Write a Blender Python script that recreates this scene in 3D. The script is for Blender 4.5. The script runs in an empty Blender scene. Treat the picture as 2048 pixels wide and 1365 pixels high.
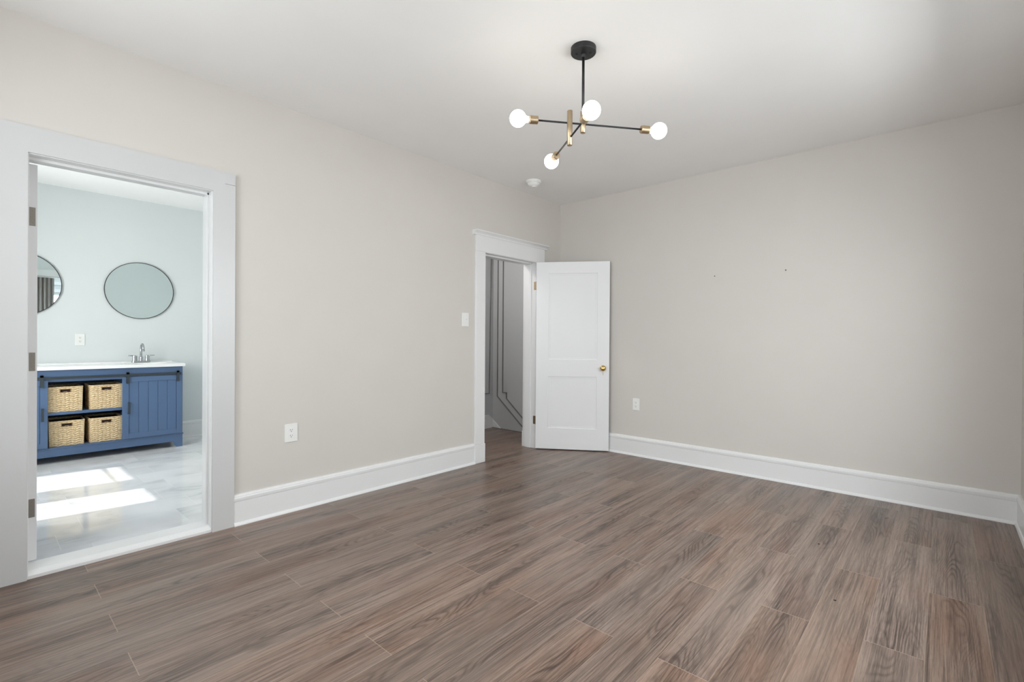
import bpy, bmesh, math, random
from mathutils import Vector, Matrix
random.seed(7)
C = bpy.context.scene.collection
SC = bpy.context.scene

# ---------------------------------------------------------------- camera, view, world, sun, window light
CAM = Vector((3.3388, -4.5658, 1.1916))
yaw, pit, rol = math.radians(41.789), math.radians(-0.2253), math.radians(0.3734)
F = Vector((-math.sin(yaw), math.cos(yaw), 0)); R = Vector((math.cos(yaw), math.sin(yaw), 0)); U = Vector((0, 0, 1))
F2 = F*math.cos(pit)+U*math.sin(pit); U2 = U*math.cos(pit)-F*math.sin(pit)
R2 = R*math.cos(rol)+U2*math.sin(rol); U3 = U2*math.cos(rol)-R*math.sin(rol)
cd = bpy.data.cameras.new('camera'); cam = bpy.data.objects.new('camera', cd); C.objects.link(cam)
cd.sensor_width = 36; cd.lens = 36*966.96/2048; cd.clip_start = 0.02; cd.clip_end = 200
m = Matrix.Identity(4)
for i in range(3):
    m[i][0] = R2[i]; m[i][1] = U3[i]; m[i][2] = -F2[i]; m[i][3] = CAM[i]
cam.matrix_world = m
SC.camera = cam
SC.view_settings.view_transform = 'Standard'; SC.view_settings.look = 'None'
SC.view_settings.gamma = 1; SC.view_settings.use_curve_mapping = False
SC.view_settings.exposure = -0.07
try:
    SC.cycles.use_denoising = True; SC.cycles.denoiser = 'OPENIMAGEDENOISE'
    SC.cycles.max_bounces = 16; SC.cycles.diffuse_bounces = 10; SC.cycles.glossy_bounces = 6
    SC.cycles.transparent_max_bounces = 12; SC.cycles.sample_clamp_indirect = 6
    SC.cycles.use_adaptive_sampling = False
except Exception:
    pass
w = bpy.data.worlds.new('daylight'); SC.world = w; w.use_nodes = True
w.node_tree.nodes['Background'].inputs[0].default_value = (0.80, 0.90, 1.0, 1)
w.node_tree.nodes['Background'].inputs[1].default_value = 2.2

def lamp(name, typ, loc, energy, color=(1, 1, 1), **k):
    l = bpy.data.lights.new(name, typ); l.energy = energy; l.color = color
    o = bpy.data.objects.new(name, l); C.objects.link(o); o.location = loc
    for a, b in k.items():
        if a == 'aim':
            o.rotation_euler = Vector(b).to_track_quat('-Z', 'Y').to_euler()
        else:
            setattr(l, a, b)
    return o

# sun into the bathroom window (azimuth from the south, elevation about 55 degrees)
SUN_D = Vector((0.145, 1.0, -1.453)).normalized()
lamp('sun', 'SUN', (0, -20, 20), 4.8, (1.0, 0.98, 0.955), aim=SUN_D, angle=math.radians(0.9))
EY0, SY = 3.72, -5.05           # right wall plane, front (south) wall plane
# daylight entering through each window opening, one sky light outside each of them
SKY = (0.94, 0.97, 1.0)
WIN_R = [(-3.46, -2.50, 0.78, 2.46), (-2.05, -1.10, 0.78, 2.46)]     # y0,y1,z0,z1 in the right wall
WIN_F = [(0.55, 1.50, 0.78, 2.46), (2.05, 3.00, 0.78, 2.46)]         # x0,x1,z0,z1 in the front wall
WIN_B = [(-2.545, -1.88, 0.70, 2.24), (-1.61, -1.10, 0.70, 2.24)]  # bathroom
for (a, b, z0, z1) in WIN_R:
    lamp('sky_light', 'AREA', (EY0+0.24, (a+b)/2, (z0+z1)/2), 73, SKY, aim=(-1, 0, -0.55), shape='RECTANGLE', size=z1-z0, size_y=b-a)
for (a, b, z0, z1) in WIN_F:
    lamp('sky_light', 'AREA', ((a+b)/2, SY-0.24, (z0+z1)/2), 36, SKY, aim=(0, 1, -0.35), shape='RECTANGLE', size=b-a, size_y=z1-z0)
for (a, b, z0, z1) in WIN_B:
    lamp('sky_light', 'AREA', ((a+b)/2, SY-0.24, (z0+z1)/2), 48, (1.0, 0.97, 0.95), aim=(0, 1, 0), shape='RECTANGLE', size=b-a, size_y=z1-z0)

# ---------------------------------------------------------------- materials
def s2l(c):
    return tuple(((v/255)/12.92 if v/255 <= 0.04045 else ((v/255+0.055)/1.055)**2.4) for v in c)+(1,)
def mat(name, rgb, rough=0.5, metal=0.0, spec=0.5, emit=None, es=0, bump=None, lin=False):
    M = bpy.data.materials.new(name); M.use_nodes = True; nt = M.node_tree; b = nt.nodes['Principled BSDF']
    col = (tuple(rgb)+(1,)) if lin else s2l(rgb)
    b.inputs['Base Color'].default_value = col
    b.inputs['Roughness'].default_value = rough; b.inputs['Metallic'].default_value = metal
    b.inputs['Specular IOR Level'].default_value = spec
    # faint procedural mottling of the colour, so that no surface is one dead flat tone
    tc = nt.nodes.new('ShaderNodeTexCoord'); n = nt.nodes.new('ShaderNodeTexNoise'); n.inputs['Scale'].default_value = 3.0
    n.inputs['Detail'].default_value = 3
    mx = nt.nodes.new('ShaderNodeMix'); mx.data_type = 'RGBA'
    mx.inputs[6].default_value = tuple(c*0.975 for c in col[:3])+(1,); mx.inputs[7].default_value = tuple(min(1, c*1.02) for c in col[:3])+(1,)
    nt.links.new(tc.outputs['Object'], n.inputs['Vector']); nt.links.new(n.outputs['Fac'], mx.inputs[0])
    if metal < 0.5: nt.links.new(mx.outputs[2], b.inputs['Base Color'])
    if emit:
        b.inputs['Emission Color'].default_value = tuple(emit)+(1,); b.inputs['Emission Strength'].default_value = es
    if bump:
        sc, st, dist = bump
        n2 = nt.nodes.new('ShaderNodeTexNoise'); n2.inputs['Scale'].default_value = sc; n2.inputs['Detail'].default_value = 4
        bp = nt.nodes.new('ShaderNodeBump'); bp.inputs['Strength'].default_value = st; bp.inputs['Distance'].default_value = dist
        nt.links.new(tc.outputs['Object'], n2.inputs['Vector']); nt.links.new(n2.outputs['Fac'], bp.inputs['Height'])
        nt.links.new(bp.outputs['Normal'], b.inputs['Normal'])
    return M

M_wall = mat('greige_wall_paint', (0.620, 0.588, 0.553), 0.75, spec=0.25, lin=True)
M_ceil = mat('white_ceiling_paint', (0.86, 0.85, 0.84), 0.85, spec=0.2, lin=True)
M_trim = mat('white_gloss_trim', (0.76, 0.76, 0.76), 0.28, spec=0.5, bump=(25, 0.04, 0.002), lin=True)
M_casing = mat('pale_grey_casing', (0.57, 0.57, 0.57), 0.32, lin=True)  # one even grey, darker than the other trim
M_door = mat('white_door_paint', (0.76, 0.76, 0.765), 0.32, spec=0.5, bump=(30, 0.05, 0.002), lin=True)
M_hall = mat('hall_grey_paint', (0.49, 0.495, 0.50), 0.7, spec=0.25, lin=True)
M_mould = mat('shade_darkened_moulding', (0.17, 0.168, 0.165), 0.5, lin=True)  # shade on the moulding put into its colour, darker than the hall walls
M_teal = mat('pale_aqua_wall_paint', (0.655, 0.69, 0.69), 0.7, spec=0.25, lin=True)
M_bceil = mat('bathroom_ceiling_paint', (0.85, 0.85, 0.85), 0.8, lin=True)
M_blue = mat('blue_cabinet_paint', (80, 104, 138), 0.38, bump=(120, 0.04, 0.001))
M_bluein = mat('dark_blue_inside', (30, 38, 62), 0.6)
M_black = mat('matte_black_metal', (42, 42, 43), 0.45, metal=0.3)
M_iron = mat('dark_iron_hardware', (62, 70, 76), 0.45, metal=0.5)
M_brass = mat('aged_brass', (186, 166, 138), 0.38, metal=1.0)
M_brassb = mat('polished_brass', (214, 178, 110), 0.16, metal=1.0)
M_nickel = mat('brushed_nickel', (178, 180, 182), 0.25, metal=1.0)
M_hinge = mat('paint_flecked_steel', (140, 134, 126), 0.5, metal=0.6, bump=(300, 0.3, 0.002))
M_plast = mat('white_plastic', (0.80, 0.80, 0.78), 0.35, lin=True)
M_slot = mat('dark_slot', (50, 48, 46), 0.6)
M_quartz = mat('white_countertop', (0.86, 0.86, 0.86), 0.15, lin=True)
M_bulb = mat('lit_frosted_bulb', (255, 250, 240), 0.4, emit=(1.0, 0.93, 0.83), es=12)
M_curt = mat('grey_curtain_fabric', (168, 166, 163), 0.9)
M_siding = mat('white_siding', (0.62, 0.62, 0.62), 0.8, lin=True)
M_ext = mat('outdoor_ground', (0.30, 0.30, 0.29), 0.9, lin=True)
M_mirror = mat('mirror_glass', (0.80, 0.865, 0.855), 0.01, metal=1.0, lin=True)

def glass_mat():
    M = bpy.data.materials.new('window_glass'); M.use_nodes = True; nt = M.node_tree; nt.nodes.clear()
    o = nt.nodes.new('ShaderNodeOutputMaterial'); t = nt.nodes.new('ShaderNodeBsdfTransparent'); g = nt.nodes.new('ShaderNodeBsdfGlossy')
    g.inputs['Roughness'].default_value = 0.02; f0 = nt.nodes.new('ShaderNodeLayerWeight'); f1 = nt.nodes.new('ShaderNodeMath'); f1.operation = 'POWER'; f1.inputs[1].default_value = 5
    f = nt.nodes.new('ShaderNodeMath'); f.operation = 'MULTIPLY_ADD'; f.inputs[1].default_value = 0.9; f.inputs[2].default_value = 0.04
    nt.links.new(f0.outputs['Facing'], f1.inputs[0]); nt.links.new(f1.outputs[0], f.inputs[0])
    t.inputs[0].default_value = (0.97, 0.985, 0.98, 1)
    mx = nt.nodes.new('ShaderNodeMixShader'); nt.links.new(f.outputs[0], mx.inputs[0]); nt.links.new(t.outputs[0], mx.inputs[1])
    nt.links.new(g.outputs[0], mx.inputs[2]); nt.links.new(mx.outputs[0], o.inputs[0]); return M
M_glass = glass_mat()

class NT:
    def __init__(s, name):
        s.M = bpy.data.materials.new(name); s.M.use_nodes = True; s.t = s.M.node_tree; s.b = s.t.nodes['Principled BSDF']
    def n(s, typ, **k):
        x = s.t.nodes.new(typ)
        for a, b in k.items(): setattr(x, a, b)
        return x
    def put(s, sock, v):
        if hasattr(v, 'is_output') or isinstance(v, bpy.types.NodeSocket): s.t.links.new(v, sock)
        else: sock.default_value = v
    def math(s, op, a, b=0.0, c=0.0, clamp=False):
        x = s.n('ShaderNodeMath', operation=op); x.use_clamp = clamp
        s.put(x.inputs[0], a); s.put(x.inputs[1], b)
        if len(x.inputs) > 2: s.put(x.inputs[2], c)
        return x.outputs[0]
    def vec(s, x, y, z=0.0):
        v = s.n('ShaderNodeCombineXYZ'); s.put(v.inputs[0], x); s.put(v.inputs[1], y); s.put(v.inputs[2], z); return v.outputs[0]
    def noise(s, v, scale=1.0, detail=2.0, rough=0.5, dist=0.0):
        x = s.n('ShaderNodeTexNoise'); s.put(x.inputs['Vector'], v); x.inputs['Scale'].default_value = scale
        x.inputs['Detail'].default_value = detail; x.inputs['Roughness'].default_value = rough; x.inputs['Distortion'].default_value = dist
        return x.outputs['Fac']
    def mix(s, f, a, b):
        x = s.n('ShaderNodeMix', data_type='RGBA'); s.put(x.inputs[0], f); s.put(x.inputs[6], a); s.put(x.inputs[7], b); return x.outputs[2]
    def rng(s, v, a, b, c=0.0, d=1.0):
        x = s.n('ShaderNodeMapRange'); x.clamp = True
        for i, q in enumerate((v, a, b, c, d)): s.put(x.inputs[i], q)
        return x.outputs[0]

def plank_mat():
    t = NT('wood_plank_floor'); co = t.n('ShaderNodeTexCoord'); sp = t.n('ShaderNodeSeparateXYZ'); t.t.links.new(co.outputs['Object'], sp.inputs[0])
    X, Y = sp.outputs[0], sp.outputs[1]
    W, L = 0.1868, 1.32
    rx = t.math('DIVIDE', t.math('SUBTRACT', X, 1.80-9*W-W*20), W); row = t.math('FLOOR', rx); fx = t.math('FRACT', rx)
    par = t.math('MODULO', row, 2.0)
    ry = t.math('DIVIDE', t.math('ADD', t.math('ADD', Y, 3.51+L*10), t.math('MULTIPLY', par, L/2)), L); colm = t.math('FLOOR', ry); fy = t.math('FRACT', ry)
    wn = t.n('ShaderNodeTexWhiteNoise', noise_dimensions='3D'); t.put(wn.inputs['Vector'], t.vec(row, colm, 3.3)); r1 = wn.outputs['Value']
    wn2 = t.n('ShaderNodeTexWhiteNoise', noise_dimensions='3D'); t.put(wn2.inputs['Vector'], t.vec(row, colm, 9.1)); r2 = wn2.outputs['Value']
    off = t.math('MULTIPLY', r1, 57.0); off2 = t.math('MULTIPLY', r2, 31.0)
    # growth rings: contours of a field drawn out along the plank (cathedral figure)
    ring = t.noise(t.vec(t.math('ADD', t.math('MULTIPLY', X, 5.5), off), t.math('ADD', t.math('MULTIPLY', Y, 0.75), off2), off), 1.0, 2.5, 0.40, 0.15)
    rs = t.math('SINE', t.math('MULTIPLY', ring, 210.0)); rs = t.rng(rs, -1.0, 1.0)
    rs = t.math('POWER', rs, 2.2)
    ringmask = t.rng(t.noise(t.vec(t.math('ADD', t.math('MULTIPLY', X, 6.0), off2), t.math('ADD', t.math('MULTIPLY', Y, 1.1), off), 2.0), 1.0, 2.0), 0.44, 0.62)
    # long dark streaks and fine fibres
    streak = t.noise(t.vec(t.math('ADD', t.math('MULTIPLY', X, 22.0), off), t.math('ADD', t.math('MULTIPLY', Y, 0.75), off2), 1.0), 1.0, 4.0, 0.58, 0.25)
    fib = t.noise(t.vec(t.math('ADD', t.math('MULTIPLY', X, 220.0), off), t.math('MULTIPLY', Y, 4.5), 5.0), 1.0, 5.0, 0.7, 0.1)
    pore = t.noise(t.vec(t.math('MULTIPLY', X, 420.0), t.math('MULTIPLY', Y, 22.0), off), 1.0, 2.0, 0.5)
    vo = t.n('ShaderNodeTexVoronoi', feature='F1'); t.put(vo.inputs['Vector'], t.vec(t.math('ADD', t.math('MULTIPLY', X, 4.2), off), t.math('MULTIPLY', Y, 1.5), 0.0)); vo.inputs['Scale'].default_value = 1.0
    knot = t.rng(vo.outputs['Distance'], 0.02, 0.11, 1.0, 0.0)
    A, B, D = s2l(PL_A), s2l(PL_B), s2l(PL_D)
    c = t.mix(t.rng(streak, 0.32, 0.56), D, B)
    c = t.mix(t.math('MULTIPLY', t.rng(fib, 0.40, 0.62), 0.60), c, A)
    wob = t.noise(t.vec(off, t.math('ADD', t.math('MULTIPLY', Y, 1.6), off2), row), 1.0, 2.0)
    hc = t.math('ABSOLUTE', t.math('SUBTRACT', t.math('SUBTRACT', fx, 0.5), t.math('MULTIPLY', t.math('SUBTRACT', wob, 0.5), 0.9)))
    heart = t.math('MULTIPLY', t.rng(hc, 0.06, 0.34, 1.0, 0.0), t.rng(t.noise(t.vec(off2, t.math('ADD', t.math('MULTIPLY', Y, 1.3), off), row), 1.0, 2.0), 0.38, 0.58))
    c = t.mix(t.math('MULTIPLY', heart, 0.30), c, D)
    ringmask = t.math('MAXIMUM', t.math('MULTIPLY', ringmask, 0.35), heart)
    dk = t.math('MULTIPLY', t.math('MULTIPLY', rs, ringmask), 0.80)
    c = t.mix(dk, c, D)
    fine = t.noise(t.vec(t.math('ADD', t.math('MULTIPLY', X, 85.0), off), t.math('ADD', t.math('MULTIPLY', Y, 1.6), off2), 7.0), 1.0, 4.0, 0.65, 0.15)
    c = t.mix(t.math('MULTIPLY', t.rng(fine, 0.52, 0.66), 0.60), c, D)
    c = t.mix(t.math('MULTIPLY', t.rng(fine, 0.46, 0.34), 0.30), c, A)
    c = t.mix(t.math('MULTIPLY', t.rng(pore, 0.55, 0.75), 0.35), c, D)
    c = t.mix(t.math('MULTIPLY', knot, 0.7), c, s2l((36, 28, 24)))
    big = t.noise(t.vec(t.math('ADD', t.math('MULTIPLY', X, 4.0), off2), t.math('ADD', t.math('MULTIPLY', Y, 0.8), off), 4.0), 1.0, 3.0)
    c = t.mix(t.math('MULTIPLY', t.rng(big, 0.45, 0.70), 0.28), c, s2l((150, 135, 124)))
    warm = t.noise(t.vec(t.math('MULTIPLY', X, 5.0), t.math('MULTIPLY', Y, 1.3), off2), 1.0, 2.0)
    c = t.mix(t.math('MULTIPLY', t.rng(warm, 0.50, 0.72), 0.24), c, s2l((126, 84, 62)))
    hv = t.n('ShaderNodeHueSaturation'); t.put(hv.inputs['Color'], c); t.put(hv.inputs['Value'], t.rng(r1, 0.0, 1.0, 0.88, 1.08)); t.put(hv.inputs['Saturation'], t.rng(r2, 0.0, 1.0, 0.92, 1.12))
    c = hv.outputs[0]
    ex = t.math('MINIMUM', fx, t.math('SUBTRACT', 1.0, fx)); ey = t.math('MINIMUM', fy, t.math('SUBTRACT', 1.0, fy))
    sx = t.rng(ex, 0.0, 0.0018/W, 1.0, 0.0); sy = t.rng(ey, 0.0, 0.0022/L, 1.0, 0.0)
    c = t.mix(t.math('MULTIPLY', sx, 0.5), c, s2l((168, 150, 132))); c = t.mix(t.math('MULTIPLY', sy, 0.75), c, s2l((170, 150, 132)))
    t.put(t.b.inputs['Base Color'], c)
    t.put(t.b.inputs['Roughness'], t.rng(fib, 0.3, 0.7, 0.29, 0.38)); t.b.inputs['Specular IOR Level'].default_value = 0.5
    h = t.math('SUBTRACT', t.math('MULTIPLY', fib, 0.5), t.math('MULTIPLY', t.math('MAXIMUM', sx, sy), 1.5))
    bp = t.n('ShaderNodeBump'); bp.inputs['Strength'].default_value = 0.10; bp.inputs['Distance'].default_value = 0.0010
    t.put(bp.inputs['Height'], h); t.t.links.new(bp.outputs[0], t.b.inputs['Normal'])
    return t.M
PL_A, PL_B, PL_D = (160, 140, 127), (119, 100, 89), (52, 40, 34)
M_plank = plank_mat()

def marble_mat():
    t = NT('grey_veined_marble_tile'); co = t.n('ShaderNodeTexCoord'); sp = t.n('ShaderNodeSeparateXYZ'); t.t.links.new(co.outputs['Object'], sp.inputs[0])
    X, Y = sp.outputs[0], sp.outputs[1]; W, L = 0.303, 0.61
    rx = t.math('DIVIDE', t.math('ADD', X, 0.92+W*20), W); row = t.math('FLOOR', rx); fx = t.math('FRACT', rx); par = t.math('MODULO', row, 2.0)
    ry = t.math('DIVIDE', t.math('ADD', t.math('ADD', Y, 3.49+L*10), t.math('MULTIPLY', par, 0.13)), L); cl = t.math('FLOOR', ry); fy = t.math('FRACT', ry)
    wn = t.n('ShaderNodeTexWhiteNoise', noise_dimensions='3D'); t.put(wn.inputs['Vector'], t.vec(row, cl, 1.0)); r = wn.outputs['Value']
    o = t.math('MULTIPLY', r, 23.0)
    n1 = t.noise(t.vec(t.math('ADD', t.math('MULTIPLY', X, 2.4), o), t.math('ADD', Y, o), o), 1.0, 6.0, 0.6, 1.2)
    vein = t.rng(t.math('ABSOLUTE', t.math('SUBTRACT', n1, 0.5)), 0.0, 0.035, 1.0, 0.0)
    n2 = t.noise(t.vec(t.math('ADD', X, o), Y, o), 2.0, 3.0)
    c = t.mix(t.rng(n2, 0.35, 0.7), s2l((226, 226, 226)), s2l((206, 207, 208)))
    c = t.mix(t.math('MULTIPLY', t.math('MULTIPLY', vein, t.rng(n2, 0.45, 0.65)), 0.40), c, s2l((150, 152, 156)))
    ex = t.math('MINIMUM', fx, t.math('SUBTRACT', 1.0, fx)); ey = t.math('MINIMUM', fy, t.math('SUBTRACT', 1.0, fy))
    g = t.math('MAXIMUM', t.math('MULTIPLY', t.rng(ex, 0.0, 0.0018/W, 1.0, 0.0), 0.35), t.rng(ey, 0.0, 0.0025/L, 1.0, 0.0))
    c = t.mix(t.math('MULTIPLY', g, 0.7), c, s2l((235, 236, 237)))
    t.put(t.b.inputs['Base Color'], c); t.b.inputs['Roughness'].default_value = 0.06
    return t.M
M_tile = marble_mat()

def wicker_mat():
    t = NT('woven_water_hyacinth'); co = t.n('ShaderNodeTexCoord'); n = t.noise(co.outputs['Object'], 60.0, 4.0, 0.6)
    g = t.n('ShaderNodeNewGeometry')
    c = t.mix(t.rng(n, 0.3, 0.7), s2l((196, 166, 122)), s2l((236, 216, 180)))
    at = t.n('ShaderNodeAttribute'); at.attribute_name = 'strand'
    c = t.mix(t.rng(at.outputs['Fac'], 0.0, 0.5, 0.85, 0.0), c, s2l((128, 96, 60)))
    t.put(t.b.inputs['Base Color'], c); t.b.inputs['Roughness'].default_value = 0.75
    return t.M
M_wick = wicker_mat()
M_linen = mat('dark_brown_lining', (52, 34, 26), 0.8)

# ---------------------------------------------------------------- helpers
def obj(name, bm, mt, parent=None, smooth=False, bevel=0, local=False, seg=2):
    me = bpy.data.meshes.new(name)
    bmesh.ops.recalc_face_normals(bm, faces=bm.faces)
    bm.to_mesh(me); bm.free()
    o = bpy.data.objects.new(name, me); C.objects.link(o)
    for q in (mt if isinstance(mt, (list, tuple)) else [mt]): me.materials.append(q)
    if smooth:
        for p in me.polygons: p.use_smooth = True
    if parent is not None:
        o.parent = parent
        if not local: o.matrix_parent_inverse = inv_world(parent)
    if bevel:
        b = o.modifiers.new('bevel', 'BEVEL'); b.width = bevel; b.segments = seg; b.limit_method = 'ANGLE'; b.angle_limit = math.radians(40)
    return o
def inv_world(p):
    mm = Matrix.Identity(4); q = p
    while q is not None:
        mm = Matrix.LocRotScale(q.location, q.rotation_euler, q.scale) @ mm if q.parent is None else q.matrix_parent_inverse @ Matrix.LocRotScale(q.location, q.rotation_euler, q.scale) @ mm
        q = q.parent
    return mm.inverted()
def thing(name, label, cat, loc, rz=0, group=None, kind=None):
    o = bpy.data.objects.new(name, None); C.objects.link(o); o.location = loc; o.rotation_euler = (0, 0, rz); o.empty_display_size = 0.1
    if label: o['label'] = label
    if cat: o['category'] = cat
    if group: o['group'] = group
    if kind: o['kind'] = kind
    return o
def struct(name, bm, mt, label=None, **k):
    o = obj(name, bm, mt, **k); o['kind'] = 'structure'
    if label: o['label'] = label
    return o
def box(bm, a, b, T=None, mi=0):
    x0, y0, z0 = [min(p, q) for p, q in zip(a, b)]; x1, y1, z1 = [max(p, q) for p, q in zip(a, b)]
    vs = [(x0, y0, z0), (x1, y0, z0), (x1, y1, z0), (x0, y1, z0), (x0, y0, z1), (x1, y0, z1), (x1, y1, z1), (x0, y1, z1)]
    vs = [bm.verts.new(T @ Vector(v) if T else v) for v in vs]
    for f in ((0, 3, 2, 1), (4, 5, 6, 7), (0, 1, 5, 4), (1, 2, 6, 5), (2, 3, 7, 6), (3, 0, 4, 7)):
        fa = bm.faces.new([vs[i] for i in f]); fa.material_index = mi
    return bm
def B(*boxes):
    bm = bmesh.new()
    for a, b in boxes: box(bm, a, b)
    return bm
def frame_of(d):
    d = Vector(d).normalized(); a = Vector((0, 0, 1)) if abs(d.z) < 0.9 else Vector((1, 0, 0))
    u = d.cross(a).normalized(); return d, u, d.cross(u).normalized()
def lathe(bm, base, axis, prof, n=32, cap=True, mi=0):
    """prof: (distance along axis, radius)"""
    d, u, v = frame_of(axis); base = Vector(base); rings = []
    for (h, r) in prof:
        rings.append([bm.verts.new(base+d*h+(u*math.cos(2*math.pi*i/n)+v*math.sin(2*math.pi*i/n))*max(r, 1e-5)) for i in range(n)])
    for a, b in zip(rings, rings[1:]):
        for i in range(n):
            f = bm.faces.new((a[i], a[(i+1) % n], b[(i+1) % n], b[i])); f.material_index = mi
    if cap:
        for r in (rings[0], rings[-1]):
            try: bm.faces.new(r).material_index = mi
            except ValueError: pass
    return bm
def tube(bm, pts, r, n=12):
    pts = [Vector(p) for p in pts]; rings = []; u = None
    for i, p in enumerate(pts):
        d = (pts[min(i+1, len(pts)-1)]-pts[max(i-1, 0)]).normalized()
        if u is None: _, u, _ = frame_of(d)
        u = (u-d*u.dot(d)).normalized(); v = d.cross(u)
        rr = r[i] if isinstance(r, (list, tuple)) else r
        rings.append([bm.verts.new(p+(u*math.cos(2*math.pi*k/n)+v*math.sin(2*math.pi*k/n))*rr) for k in range(n)])
    for a, b in zip(rings, rings[1:]):
        for k in range(n): bm.faces.new((a[k], a[(k+1) % n], b[(k+1) % n], b[k]))
    bm.faces.new(rings[0]); bm.faces.new(rings[-1]); return bm
def prism(bm, poly, fn, a, b):
    """poly of (p,q) extruded from a to b ; fn(t,p,q)->xyz"""
    A = [bm.verts.new(fn(a, *q)) for q in poly]; D = [bm.verts.new(fn(b, *q)) for q in poly]; n = len(poly)
    for i in range(n): bm.faces.new((A[i], A[(i+1) % n], D[(i+1) % n], D[i]))
    bm.faces.new(A); bm.faces.new(D[::-1]); return bm
def rects_minus(u0, u1, z0, z1, holes):
    """split a wall rectangle around its openings"""
    out = []; us = sorted({u0, u1, *[h[0] for h in holes], *[h[1] for h in holes]})
    for a, b in zip(us, us[1:]):
        hs = sorted([h for h in holes if h[0] <= a+1e-6 and h[1] >= b-1e-6], key=lambda h: h[2]); z = z0
        for h in hs:
            if h[2] > z: out.append((a, b, z, h[2]))
            z = h[3]
        if z < z1: out.append((a, b, z, z1))
    return out
def wall(name, axis, p0, p1, u0, u1, z0, z1, holes, mt, label=None):
    bm = bmesh.new()
    for (a, b, c, d) in rects_minus(u0, u1, z0, z1, holes):
        if axis == 'x': box(bm, (p0, a, c), (p1, b, d))
        else: box(bm, (a, p0, c), (b, p1, d))
    return struct(name, bm, mt, label)

# ---------------------------------------------------------------- room shell
H = 2.75; BH = 2.716
D1 = (-4.383, -3.585, 2.085)       # bathroom doorway y0,y1,top
D2 = (-1.246, -0.458, 2.032)       # hall doorway
bm = B(((-0.075, SY-0.2, -0.12), (EY0+0.2, 0.2, 0)), ((-1.35, -1.85, -0.12), (-0.075, 0.125, 0)))
struct('floor', bm, M_plank, 'brown grey wood plank floor')
struct('floor_bathroom', B(((-3.5, SY-0.1, -0.12), (-0.075, -1.85, 0.0))), M_tile, 'grey veined marble tile floor of the bathroom')
struct('ceiling', B(((-0.075, SY-0.2, H), (EY0+0.2, 0.2, H+0.12))), M_ceil, 'plain white ceiling')
struct('ceiling_bathroom', B(((-3.5, SY-0.2, BH), (-0.15, -1.9, BH+0.12))), M_bceil, 'white bathroom ceiling')
struct('ceiling_hall', B(((-1.4, -1.9, H), (-0.075, 0.2, H+0.12))), M_ceil, 'white hall ceiling')
dh = [(D1[0], D1[1], -1, D1[2]), (D2[0], D2[1], -1, D2[2])]
wall('wall_left', 'x', -0.075, 0.0, SY, 0.0, 0, H, dh, M_wall, 'greige wall with the two doorways')
wall('wall_back', 'y', 0.0, 0.12, -0.075, EY0, 0, H, [], M_wall, 'plain greige wall behind the open white door')
wall('wall_right', 'x', EY0, EY0+0.14, SY, 0.12, 0, H, [(a, b, c, d) for a, b, c, d in WIN_R], M_wall)
wall('wall_front', 'y', SY-0.14, SY, -0.075, EY0+0.14, 0, H, WIN_F, M_wall)
wall('wall_bathroom_right', 'x', -0.15, -0.075, SY, -1.85, 0, H, dh[:1], M_teal)
wall('wall_bathroom_left', 'x', -3.52, -3.38, SY, -1.85, 0, BH, [], M_teal, 'pale aqua bathroom wall behind the vanity')
wall('wall_bathroom_front', 'y', SY-0.14, SY, -3.52, -0.075, 0, BH, WIN_B, M_teal)
wall('wall_bathroom_back', 'y', -1.95, -1.9, -3.52, -0.15, 0, BH, [], M_teal)
wall('wall_hall_right', 'x', -0.15, -0.075, -1.85, 0.13, 0, H, dh[1:], M_hall)
wall('wall_hall_left', 'x', -1.35, -1.2, -1.9, 0.13, -0.6, H, [], M_hall, 'grey hall wall seen through the far doorway')
wall('wall_hall_back', 'y', 0.13, 0.25, -1.35, -0.075, -0.6, H, [], M_hall, 'grey hall wall with stepped panel moulding')
wall('wall_hall_front', 'y', -1.9, -1.85, -1.35, -0.15, 0, H, [], M_hall)

# baseboards: profile (projection, height)
BP = [(0, 0), (0.030, 0), (0.030, 0.006), (0.024, 0.018), (0.018, 0.021), (0.018, 0.150), (0.0145, 0.152), (0.0145, 0.155), (0.021, 0.157), (0.022, 0.174), (0.017, 0.180), (0.017, 0.184), (0.011, 0.194), (0.0, 0.196)]
def baseboard(name, axis, plane, sgn, segs, label=None, sc=1.0, mt=None):
    bm = bmesh.new()
    for a, b in segs:
        if axis == 'x': prism(bm, BP, lambda t, p, q: (plane+sgn*p, t, q*sc), a, b)
        else: prism(bm, BP, lambda t, p, q: (t, plane+sgn*p, q*sc), a, b)
    return struct(name, bm, mt or M_trim, label)
baseboard('baseboard_left', 'x', 0.0, 1, [(SY, -4.498), (-3.463, -1.374), (-0.332, 0.0)], 'tall white baseboard along the left wall')
baseboard('baseboard_back', 'y', 0.0, -1, [(0.0, EY0)], 'tall white baseboard along the back wall')
baseboard('baseboard_right', 'x', EY0, -1, [(SY, 0.0)])
baseboard('baseboard_front', 'y', SY, 1, [(0, EY0)])
baseboard('baseboard_bathroom_left', 'x', -3.38, 1, [(SY, -1.95)], 'white baseboard below the aqua wall')
baseboard('baseboard_bathroom_back', 'y', -1.95, -1, [(-3.38, -0.15)])
baseboard('baseboard_bathroom_right', 'x', -0.15, -1, [(-3.46, -1.95)])

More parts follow.
